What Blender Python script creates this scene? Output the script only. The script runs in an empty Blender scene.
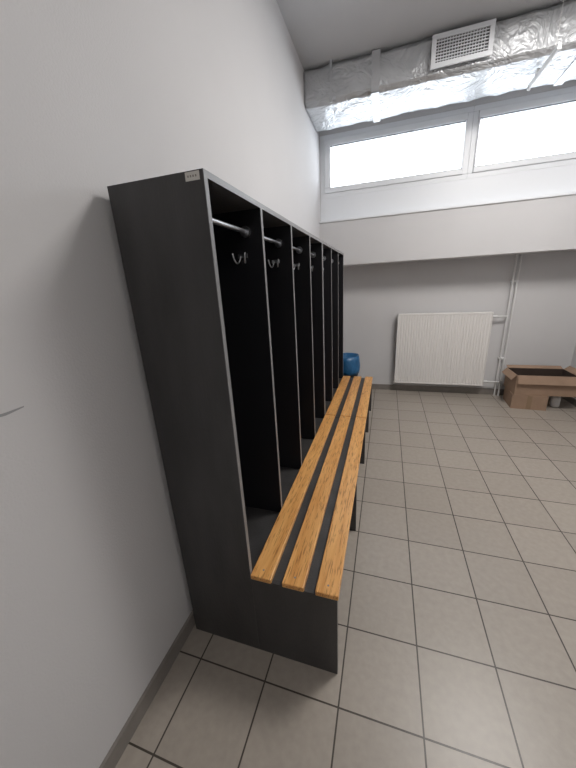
import bpy, bmesh, math, random
from mathutils import Vector, Matrix, noise
random.seed(3)
S=bpy.context.scene
try:
    S.view_settings.view_transform='Standard'
except Exception: pass
H=1.55; CX=0.837

# ---------------- materials ----------------
def mat(name,col,rough=0.6,metal=0.0,var=0.0,vscale=4.0,bump=0.0,bscale=80.0,spec=0.5,stretch=(1,1,1),col2=None,emit=0):
    m=bpy.data.materials.new(name); m.use_nodes=True
    nt=m.node_tree; b=nt.nodes['Principled BSDF']
    b.inputs['Base Color'].default_value=(*col,1); b.inputs['Roughness'].default_value=rough
    b.inputs['Metallic'].default_value=metal; b.inputs['Specular IOR Level'].default_value=spec
    tc=nt.nodes.new('ShaderNodeTexCoord'); mp=nt.nodes.new('ShaderNodeMapping')
    mp.inputs['Scale'].default_value=stretch
    nt.links.new(tc.outputs['Object'],mp.inputs['Vector'])
    if var>0 or col2:
        n=nt.nodes.new('ShaderNodeTexNoise'); n.inputs['Scale'].default_value=vscale; n.inputs['Detail'].default_value=5
        nt.links.new(mp.outputs[0],n.inputs['Vector'])
        r=nt.nodes.new('ShaderNodeValToRGB')
        c2=col2 or tuple(c*(1-var) for c in col)
        r.color_ramp.elements[0].position=0.35; r.color_ramp.elements[1].position=0.65
        r.color_ramp.elements[0].color=(*c2,1); r.color_ramp.elements[1].color=(*col,1)
        nt.links.new(n.outputs['Fac'],r.inputs[0]); nt.links.new(r.outputs[0],b.inputs['Base Color'])
    if bump>0:
        n=nt.nodes.new('ShaderNodeTexNoise'); n.inputs['Scale'].default_value=bscale; n.inputs['Detail'].default_value=3
        nt.links.new(mp.outputs[0],n.inputs['Vector'])
        bp=nt.nodes.new('ShaderNodeBump'); bp.inputs['Strength'].default_value=bump; bp.inputs['Distance'].default_value=0.01
        nt.links.new(n.outputs['Fac'],bp.inputs['Height']); nt.links.new(bp.outputs[0],b.inputs['Normal'])
    if emit:
        b.inputs['Emission Color'].default_value=(*col,1); b.inputs['Emission Strength'].default_value=emit
    return m
M_wall=mat('wall_paint',(0.635,0.628,0.635),0.85,var=0.03,vscale=1.5,bump=0.12,bscale=160)
M_ceil=mat('ceiling_paint',(0.60,0.605,0.62),0.9,var=0.04,vscale=2,bump=0.08)
M_side=mat('graphite_board',(0.054,0.052,0.053),0.42,var=0.35,vscale=9,bump=0.14,bscale=140,stretch=(1,1,0.25))
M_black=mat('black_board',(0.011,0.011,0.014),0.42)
M_edge=mat('edge_band',(0.22,0.22,0.225),0.4)
def woodmat():
    m=bpy.data.materials.new('oiled_wood'); m.use_nodes=True; nt=m.node_tree; b=nt.nodes['Principled BSDF']
    tc=nt.nodes.new('ShaderNodeTexCoord'); mp=nt.nodes.new('ShaderNodeMapping'); mp.inputs['Scale'].default_value=(1,0.07,1)
    nt.links.new(tc.outputs['Object'],mp.inputs['Vector'])
    oi=nt.nodes.new('ShaderNodeObjectInfo'); ad=nt.nodes.new('ShaderNodeVectorMath'); ad.operation='ADD'
    sc=nt.nodes.new('ShaderNodeVectorMath'); sc.operation='SCALE'; sc.inputs['Scale'].default_value=1.7
    nt.links.new(oi.outputs['Location'],sc.inputs[0]); nt.links.new(mp.outputs[0],ad.inputs[0]); nt.links.new(sc.outputs[0],ad.inputs[1])
    a=nt.nodes.new('ShaderNodeTexNoise'); a.inputs['Scale'].default_value=42; a.inputs['Detail'].default_value=4; a.inputs['Distortion'].default_value=0.5
    c=nt.nodes.new('ShaderNodeTexNoise'); c.inputs['Scale'].default_value=210; c.inputs['Detail'].default_value=3
    for n in(a,c): nt.links.new(ad.outputs[0],n.inputs['Vector'])
    r=nt.nodes.new('ShaderNodeValToRGB'); r.color_ramp.elements[0].position=0.30; r.color_ramp.elements[1].position=0.66
    r.color_ramp.elements[0].color=(0.60,0.275,0.075,1); r.color_ramp.elements[1].color=(0.78,0.42,0.145,1)
    nt.links.new(a.outputs['Fac'],r.inputs[0])
    r2=nt.nodes.new('ShaderNodeValToRGB'); r2.color_ramp.elements[0].position=0.36; r2.color_ramp.elements[1].position=0.45
    r2.color_ramp.elements[0].color=(0.55,0.5,0.45,1); r2.color_ramp.elements[1].color=(1,1,1,1)
    nt.links.new(c.outputs['Fac'],r2.inputs[0])
    mx=nt.nodes.new('ShaderNodeVectorMath'); mx.operation='MULTIPLY'
    nt.links.new(r.outputs[0],mx.inputs[0]); nt.links.new(r2.outputs[0],mx.inputs[1]); nt.links.new(mx.outputs[0],b.inputs['Base Color'])
    b.inputs['Roughness'].default_value=0.36
    return m
M_wood=woodmat()
M_chrome=mat('chrome',(0.60,0.61,0.64),0.32,1.0)
def foilmat():
    m=mat('foil_insulation',(0.64,0.655,0.675),0.40,0.40,var=0.10,vscale=7)
    nt=m.node_tree; b=nt.nodes['Principled BSDF']; tc=[n for n in nt.nodes if n.type=='TEX_COORD'][0]
    v=nt.nodes.new('ShaderNodeTexVoronoi'); v.inputs['Scale'].default_value=8; v.feature='F1'
    n=nt.nodes.new('ShaderNodeTexNoise'); n.inputs['Scale'].default_value=4; n.inputs['Detail'].default_value=3; n.inputs['Distortion'].default_value=1.0
    nt.links.new(tc.outputs['Object'],n.inputs['Vector'])
    a=nt.nodes.new('ShaderNodeVectorMath'); a.operation='ADD'
    nt.links.new(tc.outputs['Object'],a.inputs[0]); nt.links.new(n.outputs['Color'],a.inputs[1]); nt.links.new(a.outputs[0],v.inputs['Vector'])
    ad=nt.nodes.new('ShaderNodeMath'); ad.operation='ADD'
    nt.links.new(v.outputs['Distance'],ad.inputs[0]); nt.links.new(n.outputs['Fac'],ad.inputs[1])
    bp=nt.nodes.new('ShaderNodeBump'); bp.inputs['Strength'].default_value=0.5; bp.inputs['Distance'].default_value=0.02
    nt.links.new(ad.outputs[0],bp.inputs['Height']); nt.links.new(bp.outputs[0],b.inputs['Normal'])
    return m
M_foil=foilmat()
M_tape=mat('foil_tape',(0.60,0.61,0.63),0.4,0.4,bump=0.5,bscale=25)
M_pvc=mat('white_pvc',(0.82,0.84,0.87),0.35)
M_rad=mat('radiator_enamel',(0.82,0.80,0.78),0.35)
M_skirt=mat('skirting_tile',(0.25,0.228,0.208),0.45,var=0.15,vscale=10)
M_card=mat('cardboard',(0.37,0.25,0.175),0.85,var=0.15,vscale=6)
M_cardshade=mat('cardboard_shade',(0.05,0.033,0.026),0.9)  # cardboard with the open box's inner shade put into its colour
M_blue=mat('blue_plastic_bag',(0.02,0.12,0.27),0.35,bump=0.6,bscale=30)
M_bin=mat('bin_plastic',(0.03,0.04,0.05),0.5)
M_white=mat('white_plastic',(0.72,0.72,0.72),0.5)
M_label=mat('paper_label',(0.66,0.64,0.60),0.7)
M_print=mat('label_ink',(0.25,0.23,0.21),0.7)
M_grdark=mat('grille_dark',(0.07,0.07,0.075),0.7)
M_door=mat('door_laminate',(0.55,0.54,0.52),0.5)
M_fillglow=mat('fill_glow',(1,0.97,0.92),0.5,emit=3)  # glowing face of the added fill lamps

def tilemat():
    m=bpy.data.materials.new('floor_tiles'); m.use_nodes=True; nt=m.node_tree; b=nt.nodes['Principled BSDF']
    tc=nt.nodes.new('ShaderNodeTexCoord'); mp=nt.nodes.new('ShaderNodeMapping')
    mp.inputs['Location'].default_value=(-0.121+3.03,-0.133+3.03,0)
    nt.links.new(tc.outputs['Object'],mp.inputs['Vector'])
    br=nt.nodes.new('ShaderNodeTexBrick'); br.offset=0; br.squash=1
    br.inputs['Scale'].default_value=1; br.inputs['Brick Width'].default_value=0.303; br.inputs['Row Height'].default_value=0.303
    br.inputs['Mortar Size'].default_value=0.0032; br.inputs['Mortar Smooth'].default_value=0.1
    br.inputs['Color1'].default_value=(0.370,0.329,0.286,1); br.inputs['Color2'].default_value=(0.338,0.300,0.260,1)
    br.inputs['Mortar'].default_value=(0.050,0.040,0.032,1)
    nt.links.new(mp.outputs[0],br.inputs['Vector'])
    n=nt.nodes.new('ShaderNodeTexNoise'); n.inputs['Scale'].default_value=35; n.inputs['Detail'].default_value=6
    nt.links.new(tc.outputs['Object'],n.inputs['Vector'])
    mr=nt.nodes.new('ShaderNodeMapRange'); mr.inputs['From Min'].default_value=0.3; mr.inputs['From Max'].default_value=0.7
    mr.inputs['To Min'].default_value=0.93; mr.inputs['To Max'].default_value=1.05
    nt.links.new(n.outputs['Fac'],mr.inputs['Value'])
    mx=nt.nodes.new('ShaderNodeVectorMath'); mx.operation='SCALE'
    nt.links.new(br.outputs['Color'],mx.inputs[0]); nt.links.new(mr.outputs[0],mx.inputs['Scale'])
    nt.links.new(mx.outputs[0],b.inputs['Base Color'])
    b.inputs['Roughness'].default_value=0.36
    bp=nt.nodes.new('ShaderNodeBump'); bp.inputs['Strength'].default_value=0.4; bp.inputs['Distance'].default_value=0.003; bp.invert=True
    nt.links.new(br.outputs['Fac'],bp.inputs['Height']); nt.links.new(bp.outputs[0],b.inputs['Normal'])
    return m
M_floor=tilemat()
def glassmat():
    m=bpy.data.materials.new('window_glass'); m.use_nodes=True; nt=m.node_tree; nt.nodes.clear()
    o=nt.nodes.new('ShaderNodeOutputMaterial'); t=nt.nodes.new('ShaderNodeBsdfTransparent'); g=nt.nodes.new('ShaderNodeBsdfGlossy')
    g.inputs['Roughness'].default_value=0.03; x=nt.nodes.new('ShaderNodeMixShader'); x.inputs[0].default_value=0.06
    nt.links.new(t.outputs[0],x.inputs[1]); nt.links.new(g.outputs[0],x.inputs[2]); nt.links.new(x.outputs[0],o.inputs[0]); return m
M_glass=glassmat()

# ---------------- helpers ----------------
def link(o): S.collection.objects.link(o); return o
def empty(name,loc=(0,0,0)):
    e=bpy.data.objects.new(name,None); e.location=loc; e.empty_display_size=0.1; link(e); return e
def par(o,p):
    if p: o.parent=p; o.matrix_parent_inverse=Matrix.Translation(-Vector(p.location))
    return o
def box(name,x0,x1,y0,y1,z0,z1,m,p=None,bev=0.0):
    bm=bmesh.new(); bmesh.ops.create_cube(bm,size=1)
    c=Vector(((x0+x1)/2,(y0+y1)/2,(z0+z1)/2))
    for v in bm.verts: v.co=Vector((v.co.x*(x1-x0),v.co.y*(y1-y0),v.co.z*(z1-z0)))
    if bev>0: bmesh.ops.bevel(bm,geom=bm.edges[:],offset=bev,segments=2,affect='EDGES',profile=0.5)
    me=bpy.data.meshes.new(name); bm.to_mesh(me); bm.free(); me.materials.append(m)
    o=bpy.data.objects.new(name,me); o.location=c; link(o); return par(o,p)
def mesh(name,vs,fs,m,p=None,smooth=False):
    me=bpy.data.meshes.new(name); me.from_pydata(vs,[],fs); me.materials.append(m); me.update()
    if smooth:
        for f in me.polygons: f.use_smooth=True
    o=bpy.data.objects.new(name,me); link(o); return par(o,p)
def tube(name,pts,r,m,p=None):
    cu=bpy.data.curves.new(name,'CURVE'); cu.dimensions='3D'; cu.bevel_depth=r; cu.bevel_resolution=3; cu.use_fill_caps=True
    sp=cu.splines.new('POLY'); sp.points.add(len(pts)-1)
    for i,q in enumerate(pts): sp.points[i].co=(*q,1)
    cu.materials.append(m)
    o=bpy.data.objects.new(name,cu); link(o)
    dg=bpy.context.evaluated_depsgraph_get(); me=bpy.data.meshes.new_from_object(o.evaluated_get(dg))
    bpy.data.objects.remove(o); me.name=name
    for f in me.polygons: f.use_smooth=True
    o=bpy.data.objects.new(name,me); link(o); return par(o,p)

# ---------------- room ----------------
XR=3.05; YF=4.55; YB=-2.2; ZC=3.47
YBEAM=4.17; YW=4.26
fl=box('floor',-0.15,XR+0.15,YB-0.15,YF+0.4,-0.1,0,M_floor)
for v in fl.data.vertices: v.co+=fl.location
fl.location=(0,0,0)
box('ceiling',-0.15,XR+0.15,YB-0.15,YF+0.4,ZC,ZC+0.1,M_ceil)
box('wall_left',-0.15,0,YB-0.15,YF+0.4,0,ZC,M_wall)
box('wall_right',XR,XR+0.15,YB-0.15,YF+0.4,0,ZC,M_wall)
box('wall_back',0,XR,YB-0.15,YB,0,ZC,M_wall)
box('wall_far',0,XR,YF,YF+0.4,0,1.76,M_wall)
box('wall_far_beam',0,XR,YBEAM,YF+0.4,1.76,2.265,M_wall)
box('wall_far_lintel',0,XR,YW,YF+0.1,3.20,ZC,M_wall)
box('trim_1',0,XR,YBEAM-0.015,YW+0.1,2.265,2.29,M_pvc,bev=0.003)
box('trim_2',0,XR,YW,YW+0.08,2.29,2.55,M_pvc)
box('baseboard_left',0,0.012,YB,YF,0,0.075,M_skirt)
box('baseboard_far',0.012,XR-0.012,YF-0.012,YF,0,0.08,M_skirt)
box('baseboard_right',XR-0.012,XR,YB,YF,0,0.075,M_skirt)
def window(name,x0,x1,gx0,gx1):
    e=empty(name,((x0+x1)/2,YW+0.04,2.87))
    z0,z1,gz0,gz1=2.55,3.20,2.655,3.085
    box('frame_bottom',x0,x1,YW,YW+0.07,z0,z0+0.05,M_pvc,e,0.004)
    box('frame_top',x0,x1,YW,YW+0.07,z1-0.05,z1,M_pvc,e,0.004)
    box('frame_left',x0,x0+0.05,YW,YW+0.07,z0+0.05,z1-0.05,M_pvc,e,0.004)
    box('frame_right',x1-0.05,x1,YW,YW+0.07,z0+0.05,z1-0.05,M_pvc,e,0.004)
    a,b=x0+0.05,x1-0.05
    box('sash_bottom',a,b,YW-0.015,YW+0.055,z0+0.05,gz0,M_pvc,e,0.006)
    box('sash_top',a,b,YW-0.015,YW+0.055,gz1,z1-0.05,M_pvc,e,0.006)
    box('sash_left',a,gx0,YW-0.015,YW+0.055,gz0,gz1,M_pvc,e,0.006)
    box('sash_right',gx1,b,YW-0.015,YW+0.055,gz0,gz1,M_pvc,e,0.006)
    box('glass',gx0,gx1,YW+0.02,YW+0.026,gz0,gz1,M_glass,e)
    G=M_grdark
    box('gasket_bottom',gx0,gx1,YW-0.004,YW+0.02,gz0,gz0+0.005,G,e); box('gasket_top',gx0,gx1,YW-0.004,YW+0.02,gz1-0.005,gz1,G,e)
window('window_1',0.0,1.607,0.125,1.54)
window('window_2',1.607,XR,1.675,2.94)
d=empty('door_1',(1.6,YB+0.03,1.0))
box('leaf',1.15,2.05,YB,YB+0.04,0.005,2.02,M_door,d,0.003)
box('jamb_left',1.08,1.15,YB,YB+0.06,0,2.09,M_pvc,d)
box('jamb_right',2.05,2.12,YB,YB+0.06,0,2.09,M_pvc,d)
box('jamb_top',1.15,2.05,YB,YB+0.06,2.02,2.09,M_pvc,d)
tube('handle',[(1.95,YB+0.04,1.02),(1.95,YB+0.09,1.02),(1.83,YB+0.09,1.02)],0.009,M_chrome,d)

# ---------------- lockers ----------------
X0,XF,XB=0.03,0.357,0.714
HB=0.445; HT=1.858; T=0.018
def locker(name,y0,n,pitch):
    y1=y0+n*pitch
    e=empty(name,((X0+XF)/2,(y0+y1)/2,0))
    ys=[y0+i*pitch for i in range(n+1)]
    box('side_panel_near',X0,XF-0.002,y0,y0+T,0,HT,M_side,e)
    box('side_panel_far',X0,XF-0.002,y1-T,y1-0.001,0,HT,M_side,e)
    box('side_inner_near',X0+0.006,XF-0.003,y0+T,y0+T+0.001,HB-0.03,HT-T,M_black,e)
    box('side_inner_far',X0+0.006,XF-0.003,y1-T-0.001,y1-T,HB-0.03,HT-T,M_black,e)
    box('side_edge_near',XF-0.002,XF,y0,y0+T,HB-0.03,HT,M_edge,e)
    box('side_edge_near_lower',XF-0.002,XF,y0,y0+T,0,HB-0.03,M_side,e)
    box('side_edge_far',XF-0.002,XF,y1-T,y1-0.001,HB,HT,M_edge,e)
    box('top_board',X0,XF-0.002,y0+T,y1-T,HT-T,HT,M_side,e)
    box('top_edge',XF-0.002,XF,y0+T,y1-T,HT-T,HT,M_edge,e)
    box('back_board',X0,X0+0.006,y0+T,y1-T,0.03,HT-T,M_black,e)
    box('compartment_floor',X0+0.006,XF-0.004,y0+T,y1-T,HB-0.05,HB-0.03,M_side,e)
    box('plinth',X0+0.05,X0+0.068,y0+T,y1-T,0,0.06,M_black,e)
    for i in range(1,n):
        yc=ys[i]
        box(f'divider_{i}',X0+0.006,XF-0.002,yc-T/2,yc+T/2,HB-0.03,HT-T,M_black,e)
        box(f'divider_edge_{i}',XF-0.002,XF,yc-T/2,yc+T/2,HB-0.03,HT-T,M_edge,e)
    for i in range(n):
        a=ys[i]+(T if i==0 else T/2); b=ys[i+1]-(T if i==n-1 else T/2)
        tube(f'clothes_rail_{i+1}',[(0.289,a,1.762),(0.289,b,1.762)],0.0085,M_chrome,e)
        tube(f'rail_socket_{i+1}',[(0.289,b-0.014,1.762),(0.289,b,1.762)],0.021,M_chrome,e)
        tube(f'rail_socket_front_{i+1}',[(0.289,a,1.762),(0.289,a+0.014,1.762)],0.021,M_chrome,e)
        hx,hz=0.266,1.675
        box(f'hook_plate_{i+1}',hx-0.022,hx+0.022,b-0.004,b,hz-0.008,hz+0.008,M_chrome,e,0.0015)
        for s in(-1,1):
            pts=[]
            for k in range(13):
                t=k/12; ang=math.pi*t*1.1
                pts.append((hx+s*(0.009+0.018*t),b-0.004-0.022*(1-math.cos(ang))*0.8,hz-0.028*math.sin(ang)))
            tube(f'hook_arm_{i+1}_{"l" if s<0 else "r"}',pts,0.0034,M_chrome,e)
    return e
def bench(name,y0,n,pitch):
    y1=y0+n*pitch
    e=empty(name,((XF+XB)/2,(y0+y1)/2,0))
    xs=XF+0.001; zt=HB-0.022
    box('end_panel_near',xs,XB-0.006,y0,y0+T,0,zt,M_side,e)
    box('end_panel_far',xs,XB-0.006,y1-T-0.001,y1-0.001,0,zt,M_side,e)
    ym=y0+2*pitch if n>=4 else y0+n*pitch/2
    box('middle_panel',xs,XB-0.006,ym-T/2,ym+T/2,0,zt-T,M_side,e)
    box('seat_board',xs,XB-0.008,y0+T,y1-T-0.001,zt-T,zt,M_side,e)
    w=0.089; g=(XB-xs-3*w)/2
    for i in range(3):
        a=xs+i*(w+g)
        box(f'slat_{i+1}',a,a+w,y0-0.006 if y0<1 else y0+0.003,y1-0.003,zt,HB,M_wood,e,0.004)
        for q,yy in enumerate((y0+0.03,y1-0.035)):
            tube(f'screw_{i+1}_{q}',[(a+w/2,yy,HB-0.001),(a+w/2,yy,HB+0.0008)],0.004,M_edge,e)
    return e
P=0.408; Y0=0.843
LK=locker('locker_cabinet',Y0,4,P); locker('locker_cabinet.001',Y0+4*P+0.002,3,P)
bench('wooden_bench',Y0,4,P); bench('wooden_bench.001',Y0+4*P+0.002,3,P)
box('paper_sticker',0.300,0.344,Y0-0.0012,Y0,HT-0.024,HT-0.003,M_label,LK)
for i in range(4): box(f'sticker_print_{i}',0.307+i*0.008,0.311+i*0.008,Y0-0.0016,Y0-0.0012,HT-0.016,HT-0.011,M_print,LK)

# ---------------- radiator ----------------
rx0,rx1,rz0,rz1=CX+0.098*H,CX+0.815*H,0.15,1.11
e=empty('panel_radiator',((rx0+rx1)/2,YF-0.08,rz0))
yb=YF-0.045; yf=YF-0.12
n=33; vs=[];fs=[]
pts=[]
pw=(rx1-rx0-0.02)/n
for i in range(n):
    a=rx0+0.01+i*pw
    pts+= [(a,yf),(a+pw*0.62,yf),(a+pw*0.74,yf+0.008),(a+pw*0.88,yf+0.008)]
pts.append((rx1-0.01,yf))
za,zb=rz0+0.012,rz1-0.02
for (x,y) in pts: vs+=[(x,y,za),(x,y,zb)]
for i in range(len(pts)-1): fs.append((2*i,2*i+2,2*i+3,2*i+1))
mesh('front_panel',vs,fs,M_rad,e)
box('core',rx0+0.01,rx1-0.01,yf+0.02,yb,za,zb-0.01,M_rad,e)
box('side_cover_left',rx0,rx0+0.01,yf-0.003,yb+0.004,rz0,rz1,M_rad,e,0.003)
box('side_cover_right',rx1-0.01,rx1,yf-0.003,yb+0.004,rz0,rz1,M_rad,e,0.003)
box('top_grille',rx0,rx1,yf-0.003,yb+0.004,rz1-0.02,rz1,M_rad,e,0.003)
box('bottom_rim',rx0+0.01,rx1-0.01,yf-0.002,yf+0.02,rz0,rz0+0.015,M_rad,e,0.002)
for i,x in enumerate((rx0+0.2,rx1-0.2)): box(f'bracket_{i}',x-0.015,x+0.015,yb,YF-0.001,rz0+0.1,rz1-0.1,M_rad,e)
e=empty('heating_pipe',(CX+0.94*H,YF-0.04,0))
yp=YF-0.045
pa=CX+0.925*H; pb=CX+0.955*H
tube('riser_supply',[(pa,yp,0.0),(pa,yp,1.76)],0.010,M_white,e)
tube('riser_return',[(pb,yp,0.0),(pb,yp,1.76)],0.010,M_white,e)
tube('branch_supply',[(rx1,yp-0.03,1.05),(pa-0.03,yp-0.03,1.05),(pa,yp,1.05)],0.010,M_white,e)
tube('branch_return',[(rx1,yp-0.03,0.2),(pb-0.04,yp-0.035,0.2),(pb,yp,0.2)],0.010,M_white,e)
tube('valve',[(rx1+0.005,yp-0.03,1.05),(rx1+0.055,yp-0.03,1.05)],0.018,M_white,e)
tube('lock_valve',[(rx1+0.005,yp-0.03,0.2),(rx1+0.05,yp-0.03,0.2)],0.016,M_white,e)
for z in(0.5,1.45): box(f'clamp_{z}',pa-0.015,pb+0.015,yp-0.006,YF,z,z+0.02,M_white,e)

# ---------------- cardboard boxes ----------------
def carton(name,x0,x1,y0,y1,z0,z1,open_=True,flap=0.16,rot=0):
    c=((x0+x1)/2,(y0+y1)/2,z0); e=empty(name,c); t=0.005
    box('bottom',x0,x1,y0,y1,z0,z0+t,M_card,e)
    box('side_front',x0,x1,y0,y0+t,z0+t,z1,M_card,e); box('side_rear',x0,x1,y1-t,y1,z0+t,z1,M_card,e)
    box('side_left',x0,x0+t,y0+t,y1-t,z0+t,z1,M_card,e); box('side_right',x1-t,x1,y0+t,y1-t,z0+t,z1,M_card,e)
    if open_:
        q=t+0.001  # thin dark sheets stand in for the shade inside the carton
        box('shade_bottom',x0+q,x1-q,y0+q,y1-q,z0+t,z0+2*t,M_cardshade,e)
        box('shade_rear',x0+q,x1-q,y1-q-0.003,y1-q,z0+2*t,z1-0.004,M_cardshade,e)
        box('shade_right',x1-q-0.003,x1-q,y0+q,y1-q-0.003,z0+2*t,z1-0.004,M_cardshade,e)
        box('shade_left',x0+q,x0+q+0.003,y0+q,y1-q-0.003,z0+2*t,z1-0.004,M_cardshade,e)
        def flapm(nm,a,b,d):
            a=Vector(a);b=Vector(b);d=Vector(d); n=(b-a).cross(d).normalized()*0.002
            q=[a,b,b+d,a+d]; v=[tuple(x-n) for x in q]+[tuple(x+n) for x in q]
            mesh(nm,v,[(0,1,2,3),(7,6,5,4),(0,4,5,1),(1,5,6,2),(2,6,7,3),(3,7,4,0)],M_card,e)
        flapm('flap_front',(x0+0.01,y0-0.003,z1),(x1-0.01,y0-0.003,z1),(0,-0.03,-flap*0.6))
        flapm('flap_rear',(x0+0.01,y1,z1),(x1-0.01,y1,z1),(0,0.06,flap*0.12))
        flapm('flap_left',(x0,y0+0.01,z1),(x0,y1-0.01,z1),(-0.05,0,-0.06))
        flapm('flap_right',(x1,y0+0.01,z1),(x1,y1-0.01,z1),(0.05,0,flap*0.25))
    else:
        box('top_flap_front',x0,x1,y0,(y0+y1)/2-0.002,z1,z1+t,M_card,e)
        box('top_flap_rear',x0,x1,(y0+y1)/2+0.002,y1,z1,z1+t,M_card,e)
        box('packing_tape',(x0+x1)/2-0.025,(x0+x1)/2+0.025,y0-0.001,y0,z0,z1,mat('brown_tape',(0.28,0.19,0.12),0.3),e)
    e.rotation_euler=(0,0,rot)
    return e
carton('cardboard_box',CX+0.965*H,CX+1.19*H,4.05,4.40,0,0.17,False,rot=math.radians(-4))
carton('cardboard_box.001',CX+0.965*H,CX+1.35*H,4.06,4.42,0.177,0.415,True)
def lathe(name,prof,cx,cy,m,p,n=24,wob=0):
    vs=[];fs=[]
    for j,(r,z) in enumerate(prof):
        for i in range(n):
            a=2*math.pi*i/n; rr=r*(1+wob*math.sin(5*a+j)*0.5+wob*random.uniform(-.5,.5))
            vs.append((cx+rr*math.cos(a),cy+rr*math.sin(a),z))
    for j in range(len(prof)-1):
        for i in range(n): fs.append((j*n+i,j*n+(i+1)%n,(j+1)*n+(i+1)%n,(j+1)*n+i))
    fs.append(tuple(range(n-1,-1,-1))); k=(len(prof)-1)*n; fs.append(tuple(k+i for i in range(n)))
    return mesh(name,vs,fs,m,p,True)
cx,cy=CX+1.28*H,4.22
e=empty('plastic_canister',(cx,cy,0))
lathe('body',[(0.045,0),(0.05,0.01),(0.05,0.11),(0.04,0.13),(0.02,0.14)],cx,cy,M_white,e)
lathe('cap',[(0.022,0.14),(0.022,0.158),(0.018,0.16)],cx,cy,M_white,e)

# ---------------- bin with blue bag ----------------
bx,by=0.375,4.0
e=empty('waste_bin',(bx,by,0))
lathe('bucket',[(0.11,0),(0.115,0.01),(0.145,0.50),(0.15,0.51)],bx,by,M_bin,e,32)
lathe('bag_liner',[(0.150,0.40),(0.158,0.44),(0.160,0.50),(0.154,0.58),(0.150,0.64),(0.13,0.635),(0.12,0.54)],bx,by,M_blue,e,40,0.05)

# ---------------- duct ----------------
e=empty('ventilation_duct',(1.5,3.8,3.3))
dx0,dx1,dy0,dy1,dz0,dz1=0.0,XR,3.52,4.08,3.165,3.455
bm=bmesh.new(); bmesh.ops.create_cube(bm,size=1)
for v in bm.verts: v.co=Vector((v.co.x*(dx1-dx0-0.01),v.co.y*(dy1-dy0),v.co.z*(dz1-dz0)))
bmesh.ops.bevel(bm,geom=[ed for ed in bm.edges if abs((ed.verts[0].co-ed.verts[1].co).x)>1],offset=0.025,segments=2,affect='EDGES')
bmesh.ops.subdivide_edges(bm,edges=[ed for ed in bm.edges if abs((ed.verts[0].co-ed.verts[1].co).x)>1],cuts=140,use_grid_fill=True)
bmesh.ops.subdivide_edges(bm,edges=[ed for ed in bm.edges if abs((ed.verts[0].co-ed.verts[1].co).x)<.001 and (ed.verts[0].co-ed.verts[1].co).length>.1],cuts=16,use_grid_fill=True)
for v in bm.verts:
    p=v.co.copy(); r=1-2*abs(noise.noise(p*4)); r2=1-2*abs(noise.noise(p*9+Vector((4,1,2))))
    dd=r*0.008+r2*0.004-0.008
    v.co.y+=dd*(-1 if p.y<0 else 1)*(abs(p.y)/0.28); v.co.z+=dd*(-1 if p.z<0 else 1)*(abs(p.z)/0.145)
me=bpy.data.meshes.new('duct_body'); bm.to_mesh(me); bm.free(); me.materials.append(M_foil)
for f in me.polygons: f.use_smooth=True
o=bpy.data.objects.new('duct_body',me); o.location=((dx0+dx1)/2,(dy0+dy1)/2,(dz0+dz1)/2); link(o); par(o,e)
for i,x in enumerate((0.62,2.2)):
    box(f'tape_front_{i}',x,x+0.07,dy0-0.007,dy0-0.004,dz0,dz1,M_tape,e)
    box(f'tape_under_{i}',x,x+0.07,dy0,dy1,dz0-0.008,dz0-0.005,M_tape,e)
for i,x in enumerate((0.25,2.75)):
    box(f'hanger_{i}',x,x+0.02,dy0-0.012,dy0-0.007,dz0-0.01,ZC,M_tape,e)
# grille
e=empty('air_vent_grille',(1.33,3.5,3.3))
gx0,gx1,gz0,gz1=1.10,1.55,3.21,3.43; gy=dy0-0.045
box('collar',gx0+0.02,gx1-0.02,gy+0.012,dy0-0.010,gz0+0.02,gz1-0.02,M_grdark,e)
for nm,a in (('rim_bottom',(gx0,gx1,gz0,gz0+0.035)),('rim_top',(gx0,gx1,gz1-0.035,gz1)),('rim_left',(gx0,gx0+0.035,gz0+0.035,gz1-0.035)),('rim_right',(gx1-0.035,gx1,gz0+0.035,gz1-0.035))):
    box(nm,a[0],a[1],gy,gy+0.014,a[2],a[3],M_pvc,e,0.002)
for i in range(7):
    z=gz0+0.045+i*0.0205
    box(f'blade_{i}',gx0+0.035,gx1-0.035,gy+0.003,gy+0.011,z,z+0.006,M_pvc,e)
for i in range(17):
    x=gx0+0.05+i*0.021
    box(f'vane_{i}',x,x+0.004,gy+0.004,gy+0.012,gz0+0.035,gz1-0.035,M_pvc,e)
# slim lamp
e=empty('linear_lamp',(1.95,3.6,3.1))
box('housing',1.94,1.96,3.33,3.87,3.10,3.118,M_white,e,0.003)
tube('tube',[(1.95,3.35,3.09),(1.95,3.85,3.09)],0.010,M_white,e)
box('cap_near',1.937,1.963,3.33,3.35,3.078,3.10,M_white,e,0.003); box('cap_far',1.937,1.963,3.85,3.87,3.078,3.10,M_white,e,0.003)
tube('hanger_wire',[(1.95,3.4,3.11),(1.95,3.4,ZC)],0.002,M_white,e)
box('duct_mount',1.94,1.96,3.70,3.73,3.11,3.155,M_white,e)

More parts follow.
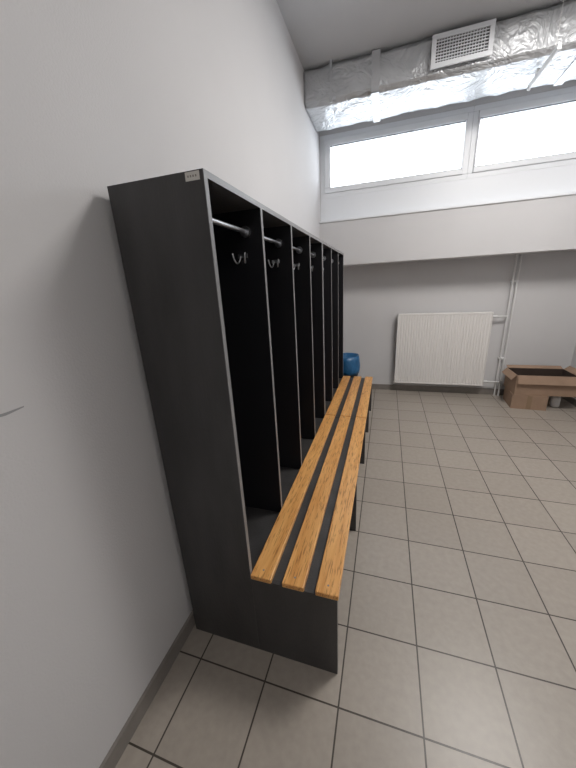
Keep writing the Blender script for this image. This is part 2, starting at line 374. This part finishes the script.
# added fill lamps at the ceiling, out of view, to brighten the room
for i,(x,y,en) in enumerate(((2.0,2.35,60),(1.9,-1.2,9))):
    e=empty('added_fill_lamp' if i==0 else f'added_fill_lamp.{i:03d}',(x,y,ZC))
    box('housing',x-0.42,x+0.42,y-0.42,y+0.42,ZC-0.05,ZC,M_white,e,0.004)
    box('fill_panel',x-0.40,x+0.40,y-0.40,y+0.40,ZC-0.056,ZC-0.05,M_fillglow,e)
    L=bpy.data.lights.new('added_fill_light','AREA'); L.shape='SQUARE'; L.size=0.8; L.energy=en; L.color=(1,0.965,0.93)
    o=bpy.data.objects.new('fill_light',L); o.location=(x,y,ZC-0.07); link(o); par(o,e)

mesh('wall_scratch',[(0.0012,0.37,1.300),(0.0012,0.43,1.296),(0.0012,0.47,1.301),(0.0012,0.47,1.304),(0.0012,0.43,1.303),(0.0012,0.37,1.306)],[(0,1,2,3,4,5)],mat('scratch_grey',(0.32,0.32,0.33),0.9))

# ---------------- sky ----------------
w=bpy.data.worlds.new('overcast_sky'); S.world=w; w.use_nodes=True
bg=w.node_tree.nodes['Background']; bg.inputs[0].default_value=(0.86,0.93,1.0,1); bg.inputs[1].default_value=7.0
for i,(a,b) in enumerate(((0.125,1.54),(1.675,2.94))):
    L=bpy.data.lights.new(f'window_portal_{i}','AREA'); L.shape='RECTANGLE'; L.size=b-a; L.size_y=0.43; L.cycles.is_portal=True
    o=bpy.data.objects.new(f'window_portal_{i}',L); o.location=((a+b)/2,YW+0.09,2.87); o.rotation_euler=(math.radians(-90),0,0); link(o)

# ---------------- camera ----------------
cam=bpy.data.cameras.new('camera'); co=bpy.data.objects.new('camera',cam); link(co)
fwd=Vector((-.2962,.9045,-.3053)).normalized(); rt=Vector((.9541,.2956,-.0519)); rt=(rt-fwd*rt.dot(fwd)).normalized(); up=rt.cross(fwd)
R=Matrix((rt,up,-fwd)).transposed().to_4x4()
co.matrix_world=Matrix.Translation((CX,0,H))@R
cam.sensor_fit='VERTICAL'; cam.sensor_height=24; cam.lens=24*306/768; cam.clip_start=0.02
S.camera=co
